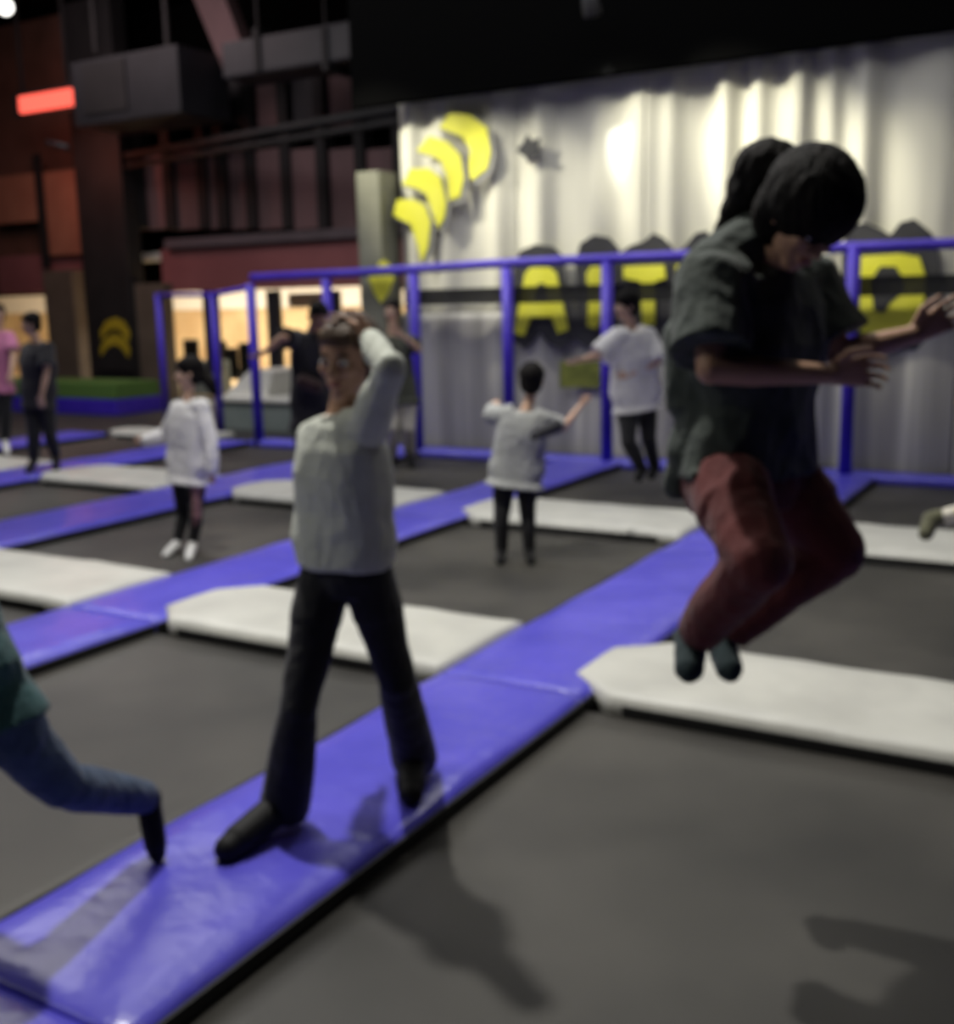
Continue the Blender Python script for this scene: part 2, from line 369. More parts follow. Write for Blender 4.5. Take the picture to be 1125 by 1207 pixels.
# hidden letter's visible stem, then the D
print_px('letter', [[(797, 328), (797, 312), (835, 310), (835, 322), (812, 326), (811, 384), (799, 384)]], YP, 'yellow', lt)
print_px('letter', [[(1014, 392), (1014, 302), (1060, 299), (1084, 303), (1091, 325), (1090, 352), (1078, 382), (1050, 394)]], YP, 'yellow', lt)
print_px('letter_hole', [[(1030, 366), (1027, 330), (1038, 314), (1056, 314), (1066, 330), (1064, 345), (1050, 356), (1042, 368)]], YP-.006, 'black_print', lt)
st = tag(print_px('sign_sticker', [rect(660, 426, 707, 457)], 10.70, 'olive', None), 'dark olive rectangular sign low on the grey drapes between two fence posts', 'sign')
# sheer black band of netting
nb = nbox('net_band', (-6.95, 10.455, wy(545, 359, 10.46).z), (3.4, 10.46, wy(545, 340, 10.46).z), 'net')
tag(nb, 'sheer black net band stretched level across the lettering', 'net')

# ------------------------------------------------------------------ blue padded fence
FY = 10.36
fn = thing('padded_fence', 'blue padded post and rail fence along the cream tarp wall', 'fence', (-5, FY, 0))
def post(x, y, z0, z1, r, par, nm='post'):
    bm = bmesh.new(); tube(bm, [(x, y, z0), (x, y, z1)], r, 14); return put(nm, bm, 'blue_post', par, True)
def railz(x): return 1.90+(x+9.3)*.02
px_posts = [299, 388, 490, 599, 716, 858, 1003]
for p in px_posts:
    x = wy(p, 400, FY).x; post(x, FY, -.095, railz(x), .06, fn)
post(.2, FY, -.095, railz(.2), .05, fn); post(1.6, FY, -.095, railz(1.6), .05, fn)
RX0 = wy(297, 326, FY).x
bm = bmesh.new(); tube(bm, [(RX0, FY, wy(297, 327, FY).z), (-7.5, FY, wy(430, 321, FY).z), (wy(598, 309, FY).x, FY, wy(598, 310, FY).z), (wy(803, 300, FY).x, FY, wy(803, 301, FY).z), (wy(993, 292, FY).x, FY, wy(993, 292, FY).z), (wy(1125, 287, FY).x, FY, wy(1125, 287, FY).z), (1.7, FY, 2.15)], .047, 14)
put('top_rail', bm, 'blue_post', fn, True)
for a, b in ((RX0, -7.7), (-6.7, -5.1), (-5.0, -4.4)): pass
bp = put('base_pad', soft_pad(lambda u, v: (-9.25+u*12.5, FY-.05+v*.30), 60, 5, .02, .02), 'blue', fn, True)
sf = thing('side_fence', 'two thin blue padded posts with a rail before the lit lobby', 'fence', (-11.5, 11.5, 0))
p1, p2 = V((-10.55, 11.1, 0)), V((-12.15, 11.75, 0))
q1 = pd(254, 400, (V(p1)).dot(HD)); q2 = pd(190, 400, V(p2).dot(HD))
post(q1.x, q1.y, -.10, 1.82, .05, sf); post(q2.x, q2.y, -.10, 1.85, .045, sf)
bm = bmesh.new(); tube(bm, [(q2.x, q2.y, 1.83), (q1.x, q1.y, 1.80), (RX0-.09, FY+.04, 1.86)], .03); put('rail', bm, 'blue_post', sf, True)

# ------------------------------------------------------------------ far side: turf block, counter, lobby
def px_box(name, x0, y0, x1, y1, Y, depth, mt, parent=None, bev=0):
    a = wy(x0, y1, Y); b = wy(x1, y1, Y); zt_ = (wy(x0, y0, Y).z+wy(x1, y0, Y).z)/2; zb = (a.z+b.z)/2
    return nbox(name, (a.x, Y, zb), (b.x, Y+depth, zt_), mt, parent, bev)
tb = thing('turf_block', 'long green artificial turf block with a dark blue base', 'block', (-15, 13.2, -.1))
a, b = wy(62, 490, 12.9), wy(189, 470, 13.9)
nbox('turf', (a.x-3, 12.9, .16), (b.x, 13.9, wy(120, 452, 12.9).z), 'turf', tb, .02)
nbox('base', (a.x-3, 12.85, -.10), (b.x+.05, 13.9, .16), 'blue_post', tb, .02)
gb = thing('storage_box', 'grey green box with a white rim beyond the court', 'box', (-10.2, 11.9, -.1))
a, b = wy(262, 500, 11.9), wy(346, 500, 11.9); zt_ = wy(300, 474, 11.9).z
nbox('body', (a.x, 11.9, -.10), (b.x, 13.0, zt_), 'counter', gb, .02)
nbox('rim', (a.x-.05, 11.85, zt_), (b.x+.05, 13.05, zt_+.07), 'white_cloth', gb, .02)
bm = bmesh.new(); zb = zt_+.07
prism(bm, [(wy(262, 468, 12.0).x, 12.05, zb), (wy(312, 468, 12.0).x, 12.05, zb), (wy(318, 440, 12.0).x, 12.05, wy(318, 438, 12.0).z), (wy(292, 436, 12.0).x, 12.05, wy(292, 436, 12.0).z)], (0, .8, 0))
tag(put('foam_wedge', bm, 'white_cloth'), 'white sloping wedge standing on the grey green box', 'wedge')

YL = 16.0
def X(px, Y=YL): return wy(px, 400, Y).x
def Z(px, py, Y=YL): return wy(px, py, Y).z
# facade pieces (setting)
struct(nbox('wall_back_lobby', (X(425)-.0, YL+.5, 1.9), (-6, YL+.8, 7.4), 'black_wall'))
nbz = Z(300, 340)
fs = tag(px_box('fascia', 192, 286, 500, 340, YL-.2, .15, 'maroon', None, .01), 'dull maroon fascia board above the lit lobby opening', 'fascia')
tag(px_box('ledge', 193, 273, 500, 285, YL-.35, .5, 'ledge', None, .01), 'dark grey ledge on top of the maroon fascia', 'ledge')
# ribbed panels
rp = thing('ribbed_panelling', 'faded maroon vertical panels between black ribs over the fascia', 'panelling', (-14, YL, 3))
xs = [164, 200, 240, 262, 296, 338, 380, 425, 470]
for i, (u, v) in enumerate(zip(xs, xs[1:])):
    px_box('panel', u+2, 175, v-2, 270, YL-.02-.03*(i % 3), .2, 'rib', rp, .01)
for i, u in enumerate(xs):
    px_box('rib', u-5, 88, u+6, 269, YL-.16, .3, 'dark', rp, .01)
for i, (u, v) in enumerate(zip(xs, xs[1:])): px_box('upper_panel', u+8, 88, v-6, 148, YL-.02, .2, 'duct' if i % 2 else 'rib', rp, .01)
struct(nbox('wall_back_upper', (-34, YL+.82, 2.0), (-6, YL+.95, 7.4), 'black_wall'))
for (a_, b_, r, lab) in (((150, 184, 15.3), (452, 131, 13.5), .075, 'upper black pipe crossing the ribbed panels'), ((150, 196, 15.3), (452, 146, 13.5), .05, 'lower thin dark pipe crossing the ribbed panels')):
    bm = bmesh.new(); A_, B_ = wy(a_[0], a_[1], a_[2]), wy(b_[0], b_[1], b_[2]); tube(bm, [A_, B_+(B_-A_)*.1], r, 12)
    tag(put('pipe', bm, 'dark', None, True), lab, 'pipe', 'pipes under the ceiling')
dt = thing('air_duct', 'large grey air duct under the black ceiling', 'duct', wy(350, 60, 14))
px_box('duct_run', 262, 35, 438, 80, 14.0, .8, 'duct', dt, .04); px_box('flange', 300, 32, 306, 83, 13.96, .9, 'dark', dt); px_box('flange', 380, 32, 386, 83, 13.96, .9, 'dark', dt)
for hx in (303, 383):
    hp_ = wy(hx, 36, 14.3); nbox('hanger', (hp_.x-.015, 14.3, hp_.z-.05), (hp_.x+.015, 14.33, 7.4), 'dark', dt)
bm = bmesh.new(); prism(bm, [wy(225, -10, 14.95), wy(262, -10, 14.95), wy(292, 70, 14.95), (wy(262, 80, 14.95))], (0, .3, 0))
tag(put('sloping_beam', bm, 'rib'), 'sloping dull maroon beam left of the large air duct', 'beam')
hv = thing('air_handler', 'dark boxy air handling unit hung high by the red light', 'ventilator', wy(150, 100, 14))
px_box('casing', 88, 62, 214, 142, 14.0, 1.2, 'casing', hv, .03); px_box('grille', 100, 72, 150, 132, 13.97, .03, 'dark', hv)
px_box('hanger', 110, -30, 114, 62, 14.3, .05, 'dark', hv); px_box('hanger', 195, -30, 199, 62, 14.3, .05, 'dark', hv)
bm = bmesh.new(); A_, B_ = wy(56, 168, 13.5), wy(80, 174, 13.5); tube(bm, [A_, B_], .05); tag(put('pipe', bm, 'duct', None, True), 'short grey pipe stub below the red light', 'pipe', 'pipes under the ceiling')
co = thing('column', 'broad black column with a yellow chevron sign', 'column', (X(132, 15.4), 15.4, -.1))
a, b = wy(104, 400, 15.4), wy(190, 400, 15.4)
nbox('shaft', (a.x, 15.4, -.10), (wy(158, 400, 15.4).x, 15.78, 7.35), 'dark', co, .02)
nbox('side_panel', (wy(158, 400, 15.4).x, 15.5, -.10), (b.x, 15.78, Z(180, 335)), 'greycol', co, .01)
nbox('base', (a.x-.1, 15.3, -.10), (wy(158, 400, 15.4).x+.03, 15.42, .2), 'dark', co, .01)
cs = thing('chevron_sign', 'dim yellow double chevron sign on the black column', 'sign', wy(135, 395, 15.3))
def chev(y0, t=14): return [(118, y0+14), (124, y0+2), (135, y0-3), (146, y0+2), (153, y0+16), (151, y0+26), (143, y0+14), (135, y0+10), (126, y0+14), (119, y0+24)]
nbox('backing', tuple(wy(117, 437, 15.34)), tuple(wy(154, 372, 15.38)), 'dark', cs)
M['yellow_dim'] = mat('yellow sign film', (.42, .32, .02), .5, (.5, .38, .03), 4)
print_px('chevron', [chev(377)], 15.32, 'yellow_dim', cs, .02); print_px('chevron', [chev(396)], 15.32, 'yellow_dim', cs, .02)
# left facade: wall pieces
struct(nbox('wall_left_lobby', (-34, YL, Z(30, 345)), (wy(104, 400, 15.9).x, YL+.3, 7.4), 'brown'))
px_box('brown_panel', 0, 300, 100, 345, YL-.15, .14, 'maroon'); o = C.objects['brown_panel']; tag(o, 'dark maroon header above the far left lit window', 'fascia')
pa = thing('lit_panel', 'pair of warm brown panels below the red light, by a thin black post', 'panel', wy(50, 240, 15.7))
px_box('panel', -4, 206, 50, 262, 15.65, .15, 'terracotta', pa); px_box('panel', 58, 200, 102, 300, 15.7, .15, 'terracotta', pa)
px_box('post', 50, 180, 58, 316, 15.6, .05, 'dark', pa)
gc = thing('grey_column', 'grey brown square column between the two lit left windows', 'column', (X(80), 15.8, -.1))
nbox('shaft', (X(57, 15.5), 15.5, -.10), (X(91, 15.5), 15.8, Z(75, 320)), 'greycol', gc, .01)
nbox('foot', (X(55, 15.5), 15.45, -.10), (X(93, 15.5), 15.82, .12), 'dark', gc, .01)
# lobby interiors
struct(nbox('floor_lobby', (-40, YL+.3, -.098), (-6, 26, -.05), 'lobby'))
struct(nbox('wall_lobby_rear', (-44, 21.0, -.1), (-6, 21.2, 3.4), 'lobby'))
struct(nbox('wall_lobby_rear_upper', (-44, 20.9, 1.62), (-6, 20.99, 2.6), 'lobby_white'))
struct(nbox('ceiling_lobby', (-44, YL+.3, 2.6), (-6, 21.0, 2.75), 'lobby_white'))
for px, wh in ((60, 'behind the far left window'), (230, 'behind the white-jacketed child'), (330, 'over the sloping wedge'), (420, 'behind the pale pillar'), (480, 'hidden behind the cream tarp')):
    xx = wy(px, 380, 17.5).x
    o = thing('ceiling_panel_light', 'square lit ceiling panel '+wh, 'lamp', (xx, 17.5, 2.58), 'lobby ceiling lights')
    nbox('diffuser', (xx-.5, 17.0, 2.565), (xx+.5, 18.0, 2.585), 'lobby_lamp', o); nbox('frame', (xx-.55, 16.95, 2.575), (xx+.55, 18.05, 2.6), 'lobby_white', o)
light('AREA', (-17, 18.5, 2.5), (-17, 19.5, 0), 480, (1, .92, .78), 7, 3)
light('AREA', (-24.5, 18.5, 2.5), (-24.5, 19.5, 0), 130, (1, .82, .6), 5, 3)
# mullions of the lobby front
fr = thing('window_frame', 'grey mauve mullions dividing the lit lobby opening', 'window frame', (X(300), YL, 0))
for (u, v) in ((244, 259), (318, 332), (395, 402)): px_box('mullion', u, 342, v, 440, YL-.05, .12, 'duct', fr, .01)
ww = tag(px_box('wall_sign', 340, 345, 385, 362, YL+1.0, .05, 'white_cloth', None), 'bright white panel high inside the lobby opening', 'sign')
for i, (u, v, w) in enumerate(((215, 232, 400), (243, 265, 402), (280, 292, 404), (266, 278, 410))):
    ct = thing('lobby_chair', ['black chair back', 'wide black chair back by the blue post', 'small dark chair', 'grey dark chair beside the wide one'][i]+' inside the lit lobby', 'chair', (X(u, 16.8), 16.8, -.05), 'chairs in the lobby')
    x0, x1 = X(u, 16.8), X(v, 16.8); zb = wy(u, w, 16.8).z
    nbox('backrest', (x0, 16.8, zb-.55), (x1, 16.86, zb), 'shoe_b', ct, .02); nbox('seat', (x0, 16.8, zb-.63), (x1, 17.25, zb-.55), 'shoe_b', ct, .02)
    for sx in (x0+.03, x1-.03):
        for yy in (16.83, 17.2): nbox('leg', (sx-.015, yy-.015, -.05), (sx+.015, yy+.015, zb-.62), 'dark', ct)
o = tag(px_box('low_cabinet', 212, 425, 262, 470, 16.4, .3, 'counter', None, .01), 'dark grey low cabinet before the lobby chairs', 'cabinet')
rl = thing('red_sign_light', 'glowing red bar light high on the dark left wall', 'lamp', wy(52, 118, 14.6))
px_box('tube', 22, 108, 85, 129, 14.6, .08, 'red_lamp', rl, .03); px_box('housing', 16, 104, 90, 134, 14.69, .06, 'dark', rl, .01)
px_box('hanger', 24, -60, 27, 108, 14.72, .04, 'dark', rl); px_box('hanger', 78, -60, 81, 108, 14.72, .04, 'dark', rl)
light('POINT', wy(52, 175, 14.2), (0, 0, 0), 34, (1, .25, .15), .2)
bm = bmesh.new(); bmesh.ops.create_uvsphere(bm, u_segments=16, v_segments=10, radius=.11, matrix=Matrix.Translation(wy(6, 8, 11)))
tag(put('globe_lamp', bm, 'white_lamp', None, True), 'small white glowing lamp in the top left corner', 'lamp')
# ceiling spot lamps on the wall
def wall_spot(x, y, z, to, e, lab, spot=50, col=(1, .95, .76)):
    o = thing('ceiling_spotlight', 'black ceiling spotlight aimed at '+lab, 'lamp', (x, y, z), 'ceiling spotlights')
    bm = bmesh.new(); d = (V(to)-V((x, y, z))).normalized(); p = V((x, y, z)); tube(bm, [p-d*.28, p-d*.05, p-d*.02], [.06, .09, .09], 16); put('can', bm, 'dark', o, True)
    bm = bmesh.new(); tube(bm, [p-d*.2, (x, y, 7.39)], .015); put('stem', bm, 'dark', o)
    light('SPOT', (x, y, z), to, e, col, .06, spot=spot, blend=.8)
for px, py, e, s_, lab in ((500, 220, 520, 38, 'the yellow chevrons'), (640, 270, 400, 38, 'the tarp left of the bright streak'), (795, 215, 520, 36, 'the tarp left of the jumping person'), (915, 190, 680, 34, 'the tarp above the jumping person'), (1085, 270, 210, 34, 'the last big yellow letter')):
    t = wy(px, py, 10.7); wall_spot(t.x-1.7, 9.0, 4.8, t, e, lab, s_)
t = wy(727, 150, 10.7); wall_spot(t.x-.02, 10.18, 4.25, t, 260, 'the brightest upright streak', 15, (1, 1, .95))
light('AREA', (-15, 12.5, 6.9), (-15, 16, 4), 80, (1, .8, .8), 5, 2)  # added area light, lifts the ribbed panels and dark left facade

# ------------------------------------------------------------------ people: one continuous body each, clothes and hair as children
def cap_(bm, p0, p1, r0, r1, seg=10):
    p0, p1 = V(p0), V(p1); t = p1-p0
    if t.length < 1e-4: t = V((0, 0, 1e-3))
    t.normalize(); pts = []; rs = []
    for k in (-80, -50, -20): a = math.radians(k); pts.append(p0+t*r0*math.sin(a)); rs.append(r0*math.cos(a))
    for k in (20, 50, 80): a = math.radians(k); pts.append(p1+t*r1*math.sin(a)); rs.append(r1*math.cos(a))
    tube(bm, pts, rs, seg)
def chain(bm, pts, seg=10):
    for (a, ra), (b, rb) in zip(pts, pts[1:]): cap_(bm, a, b, ra, rb, seg)
def ell(bm, c, ax, ay, az, rx, ry, rz, seg=16):
    m = Matrix((V(ax)*rx, V(ay)*ry, V(az)*rz)).transposed().to_4x4(); m.translation = V(c)
    bmesh.ops.create_uvsphere(bm, u_segments=seg, v_segments=max(8, seg*2//3), radius=1, matrix=m)
def loft(bm, secs, right, seg=20, pw=2.4):
    """secs: (centre, half width, half depth); right: the body's right->left axis (or one per section)"""
    rings = []
    for i, (c, a, b) in enumerate(secs):
        c = V(c); t = (V(secs[min(i+1, len(secs)-1)][0])-V(secs[max(i-1, 0)][0])).normalized()
        rt = V(right[i] if isinstance(right, list) else right); rt = (rt-t*rt.dot(t)).normalized(); f = t.cross(rt)
        ring = []
        for k in range(seg):
            th = 2*math.pi*k/seg; cc, ss = math.cos(th), math.sin(th); e = 2/pw
            ring.append(bm.verts.new(c+rt*(a*abs(cc)**e*(1 if cc >= 0 else -1))+f*(b*abs(ss)**e*(1 if ss >= 0 else -1))))
        rings.append(ring)
    for A, B in zip(rings, rings[1:]):
        for k in range(seg): bm.faces.new((A[k], A[(k+1) % seg], B[(k+1) % seg], B[k]))
    bm.faces.new(rings[0][::-1]); bm.faces.new(rings[-1])
def fuse(name, bm, vox, mt, parent, smooth=2, fold=0.0, fs=9.0, sf=.5):
    bmesh.ops.recalc_face_normals(bm, faces=bm.faces)
    me = bpy.data.meshes.new('raw'); bm.to_mesh(me); bm.free()
    o = bpy.data.objects.new('raw', me); C.objects.link(o)
    r = o.modifiers.new('r', 'REMESH'); r.mode = 'VOXEL'; r.voxel_size = vox
    if smooth: s_ = o.modifiers.new('s', 'SMOOTH'); s_.iterations = smooth; s_.factor = sf
    dg = bpy.context.evaluated_depsgraph_get()
    me2 = bpy.data.meshes.new_from_object(o.evaluated_get(dg)); bpy.data.objects.remove(o); bpy.data.meshes.remove(me)
    if fold:
        nv = len(me2.vertices); co = [0.0]*(nv*3); no = [0.0]*(nv*3)
        me2.vertices.foreach_get('co', co); me2.vertices.foreach_get('normal', no)
        for i in range(0, nv*3, 3):
            q = V((co[i]*fs, co[i+1]*fs, co[i+2]*fs*.55))
            n = (noise.noise(q)*.7+(.5-abs(noise.noise(q*1.9)))*.5)*fold
            co[i] += no[i]*n; co[i+1] += no[i+1]*n; co[i+2] += no[i+2]*n
        me2.vertices.foreach_set('co', co)
    for p in me2.polygons: p.use_smooth = True
    if parent: me2.transform(Matrix.Translation(-parent.location))
    me2.materials.clear(); me2.name = name
    return link(name, me2, mt, parent)
def norm(v): return V(v).normalized()
def hand(bm, wrist, d, side, s=1.0, curl=.5, thumb=1, spread=1.0):
    """d: pointing direction, side: towards the thumb, palm normal = d x side * thumb"""
    d = norm(d); side = norm(V(side)-d*V(side).dot(d)); nrm = d.cross(side)*thumb
    w = V(wrist); L = .085*s
    loft(bm, [(w-d*.01*s, .024*s, .018*s), (w+d*.03*s, .033*s, .016*s), (w+d*.075*s, .040*s, .015*s), (w+d*L, .036*s, .011*s)], side, 14)
    for k, (off, ln) in enumerate(((.032, .070), (.0115, .080), (-.0105, .074), (-.031, .057))):
        b = w+d*(L-.012*s)+side*off*s; dd = (d+side*(off*spread*3.2)).normalized(); r = .0085*s; pts = [(b, r*1.05)]; p = b+dd*.012*s
        pts.append((p, r*1.05)); ang = 0
        for fr, c in ((.44, .55), (.32, .9), (.24, .7)):
            ang += curl*c; q = (dd*math.cos(ang)+nrm*math.sin(ang)); p = p+q*ln*fr*s; pts.append((p, r*(.95 if fr > .3 else .82)))
        chain(bm, pts, 8)
    b = w+d*.018*s+side*.026*s; q1 = (side*.75+d*.75+nrm*.25).normalized(); q2 = (side*.25+d*.9+nrm*(.3+curl*.3)).normalized()
    chain(bm, [(b, .0135*s), (b+q1*.038*s, .011*s), (b+q1*.038*s+q2*.028*s, .0095*s), (b+q1*.038*s+q2*.05*s, .008*s)], 8)
def head_geo(bm, c, f, u, h):
    """c centre, f facing, u up, h height chin to crown"""
    f = norm(f); u = norm(V(u)-f*V(u).dot(f)); r = f.cross(u); k = h/.23
    ell(bm, c+u*.028*k-f*.012*k, r, f, u, .073*k, .093*k, .087*k, 20)
    ell(bm, c-u*.030*k+f*.018*k, r, f, u, .058*k, .066*k, .072*k, 16)
    ell(bm, c-u*.083*k+f*.052*k, r, f, u, .030*k, .026*k, .026*k, 12)
    ell(bm, c+u*.018*k+f*.068*k, r, f, u, .045*k, .016*k, .010*k, 12)
    for s in (-1, 1):
        ell(bm, c-u*.018*k+f*.060*k+r*.036*k*s, r, f, u, .021*k, .022*k, .020*k, 10)
        ell(bm, c-u*.008*k-f*.008*k+r*.074*k*s, norm(r+f*.3*s), f, u, .010*k, .020*k, .031*k, 10)
    chain(bm, [(c+u*.008*k+f*.080*k, .009*k), (c-u*.022*k+f*.098*k, .013*k)], 8)
    for s in (-1, 1): ell(bm, c-u*.026*k+f*.088*k+r*.011*k*s, r, f, u, .009*k, .010*k, .008*k, 8)
    ell(bm, c-u*.052*k+f*.080*k, r, f, u, .021*k, .010*k, .006*k, 10)
    ell(bm, c-u*.061*k+f*.078*k, r, f, u, .018*k, .010*k, .007*k, 10)
def face_parts(root, c, f, u, h):
    f = norm(f); u = norm(V(u)-f*V(u).dot(f)); r = f.cross(u); k = h/.23
    for s in (-1, 1):
        bm = bmesh.new(); e = c+u*.004*k+f*.0755*k+r*.031*k*s
        ell(bm, e, r, f, u, .0145*k, .009*k, .0085*k, 12); eo = put('eye', bm, 'eye', root, True)
        bm = bmesh.new(); ell(bm, e+f*.0065*k, r, f, u, .006*k, .004*k, .006*k, 10); me = tomesh(bm, 'iris', True); me.transform(Matrix.Translation(-root.location)); io = link('iris', me, 'iris'); io.parent = eo
        bm = bmesh.new(); chain(bm, [(e+u*.017*k-r*.014*k*s+f*.004*k, .0032*k), (e+u*.021*k+f*.006*k, .0036*k), (e+u*.016*k+r*.017*k*s-f*.002*k, .0025*k)], 6); put('eyebrow', bm, 'hair', root, True)
    bm = bmesh.new(); ell(bm, c-u*.056*k+f*.0865*k, r, f, u, .021*k, .005*k, .0085*k, 12); put('lips', bm, 'lips', root, True)
def hair_geo(bm, c, f, u, h, bulk=1.0, fringe=True, long_=0):
    f = norm(f); u = norm(V(u)-f*V(u).dot(f)); r = f.cross(u); k = h/.23
    ell(bm, c+u*.048*k-f*.026*k, r, f, u, .083*k*bulk, .098*k*bulk, .085*k*bulk, 20)
    ell(bm, c-u*.010*k-f*.050*k, r, f, u, .076*k*bulk, .062*k*bulk, .080*k*bulk, 16)
    if fringe: ell(bm, c+u*.068*k+f*.045*k, r, f, u, .060*k*bulk, .040*k*bulk, .034*k*bulk, 12)
    for s in (-1, 1): ell(bm, c+u*.015*k-f*.004*k+r*.066*k*s, r, f, u, .016*k, .032*k, .048*k, 10)
    if long_:
        loft(bm, [(c+u*.03*k-f*.06*k, .07*k, .035*k), (c-u*.07*k-f*.085*k, .078*k, .036*k), (c-u*long_*.6*k-f*.09*k, .075*k, .03*k), (c-u*long_*k-f*.085*k, .04*k, .02*k)], r, 14)
def foot_geo(bm, ank, toe, s, grow=0.0, toes=False):
    """ankle joint to toe tip; sole below"""
    ank, toe = V(ank), V(toe); d = (toe-ank); L = d.length; d.normalize()
    heel = ank-d*.03*s
    chain(bm, [(ank, .036*s+grow), (ank+d*L*.35, .036*s+grow), (ank+d*L*.70, .032*s+grow), (ank+d*(L-.03*s), .022*s+grow)], 12)
    side = d.orthogonal()
    return heel
class Fig: pass
def person(label, J, H, look, spec):
    """J: dict of joints (world). H: stature in metres (scales thickness). look: (face forward, up). spec: clothes"""
    s = H/1.65; k_ = s*spec.get('girth', 1.0)
    base = V(spec['base']); root = thing('person', label, 'person', base)
    hl, hr, sl, sr = J['hipL'], J['hipR'], J['shL'], J['shR']
    hipc = (hl+hr)/2; shc = (sl+sr)/2; up = norm(shc-hipc); rt = norm(norm(sr-sl)+norm(hr-hl)); rt = norm(rt-up*rt.dot(up))
    rsh = norm(sr-sl); rhp = norm(hr-hl)
    neck = J['neck']; hd = J['head']; f, u = look; hh = spec.get('head_h', .22*s if H > 1.4 else .205*s*1.1)
    shw = (sr-sl).length/2; hw = (hr-hl).length/2
    T = shc-hipc
    fwd = norm(up.cross(rt))*spec.get('fsign', 1)
    vox = spec.get('vox', .0055)
    def torso(bm, g, top=True, hem=None, waist=1.0):
        secs = []
        if hem is not None: secs.append((hipc-up*hem, (hw+.085*k_)+g*1.6, .105*k_+g*1.5))
        secs += [(hipc+T*.0-(up*.04*s if hem is None else up*0), hw+.075*k_+g, .10*k_+g), (hipc+T*.18, (hw*.6+shw*.35+.05*k_)*waist+g, .095*k_+g), (hipc+T*.40, (shw*.62+.045*k_)*waist+g, .090*k_+g),
                 (hipc+T*.70, shw*.86+.025*k_+g, .105*k_+g), (hipc+T*.90, shw*.88+.02*k_+g, .090*k_+g), (shc+up*.025*s, shw*.75+g, .062*k_+g), (shc+up*.05*s, shw*.40+g*.6, .048*k_+g*.6)]
        rs = [rhp]*(3 if hem is not None else 2)+[rt]*2+[rsh]*4
        rs = rs[:len(secs)]
        loft(bm, secs, rs, 24)
    # body
    bm = bmesh.new(); torso(bm, 0)
    for a in 'LR':
        sh, el, wr = J['sh'+a], J['el'+a], J['wr'+a]
        chain(bm, [(shc+(sh-shc)*.55, .052*k_), (sh, .050*k_), (sh+(el-sh)*.5, .043*k_), (el, .034*k_), (el+(wr-el)*.35, .037*k_), (wr, .024*k_)], 12)
        hp = J.get('hand'+a, {}); d = hp.get('d', norm(wr-el)); sd = hp.get('side', V((0, 0, 1)))
        hand(bm, wr, d, sd, s*hp.get('s', .98), hp.get('curl', .45), hp.get('thumb', 1), hp.get('spread', 1.0))
        hi, kn, an, to = J['hip'+a], J['kn'+a], J['an'+a], J['toe'+a]
        chain(bm, [(hi, .085*k_), (hi+(kn-hi)*.3, .080*k_), (kn, .052*k_), (kn+(an-kn)*.3, .054*k_), (an, .035*k_)], 12)
        foot_geo(bm, an, to, s)
    chain(bm, [(shc, .055*s), (neck, .052*s), (hd-norm(u)*.04*hh/.23-norm(f)*.01, .052*s)], 14)
    head_geo(bm, hd, f, u, hh)
    fuse('body', bm, vox, spec.get('skin', 'skin'), root, 2)
    face_parts(root, hd, f, u, hh)
    bm = bmesh.new(); hair_geo(bm, hd, f, u, hh, spec.get('hair_bulk', 1.0), spec.get('fringe', True), spec.get('hair_long', 0))
    for c in spec.get('hair_extra', []): chain(bm, c, 12)
    fuse('hair', bm, .006, spec.get('haircol', 'hair'), root, 2, .004, 40)
    # top
    top = spec['top']; g = top.get('g', .016)
    bm = bmesh.new(); torso(bm, g, hem=top.get('hem', .06), waist=top.get('waist', 1.0))
    cuffs = []
    for a in 'LR':
        sh, el, wr = J['sh'+a], J['el'+a], J['wr'+a]; sg = top.get('sg', g)
        if top.get('sleeve', 'long') == 'long':
            chain(bm, [(shc+(sh-shc)*.6, .055*k_+g), (sh, .056*k_+sg), (sh+(el-sh)*.5, .048*k_+sg*1.2), (el, .040*k_+sg*1.2), (el+(wr-el)*.5, .038*k_+sg*1.2), (el+(wr-el)*.93, .030*k_+sg)], 12)
        else:
            e = sh+(el-sh)*top.get('slen', .68)
            loft(bm, [(shc+(sh-shc)*.6, .055*k_+g, .055*k_+g), (sh, .056*k_+sg, .058*k_+sg), (sh+(e-sh)*.5, .054*k_+sg*1.3, .054*k_+sg*1.3), (e, .054*k_+sg*1.7, .054*k_+sg*1.7)], norm((el-sh).orthogonal()), 16, 2)
    for c in top.get('extra', []): chain(bm, c, 12)
    fuse('shirt' if top.get('sleeve') != 'long' else 'jumper', bm, .008, top['m'], root, 3, top.get('fold', .010), top.get('fs', 11))
    bm = bmesh.new(); pts = []
    nb = shc+up*.045*s
    for k in range(21):
        a_ = 2*math.pi*k/20; pts.append(nb+rsh*.066*s*math.cos(a_)+norm(up.cross(rsh))*.060*s*math.sin(a_))
    tube(bm, pts, .009, 8); put('collar', bm, top.get('cm', top['m']), root, True)
    for d in top.get('deco', []):
        bm = bmesh.new(); chain(bm, d['c'], 10); fuse(d['n'], bm, .008, d['m'], root, 2, .004, 14)
    # trousers
    tr_ = spec['pants']; g = tr_.get('g', .012)
    bm = bmesh.new()
    loft(bm, [(hipc-up*.09*s, hw+.05*k_+g, .085*k_+g), (hipc-up*.03*s, hw+.078*k_+g, .102*k_+g), (hipc+up*.05*s, hw+.066*k_+g, .096*k_+g), (hipc+T*.17, hw+.045*k_+g*.6, .088*k_+g*.6)], rhp, 20)
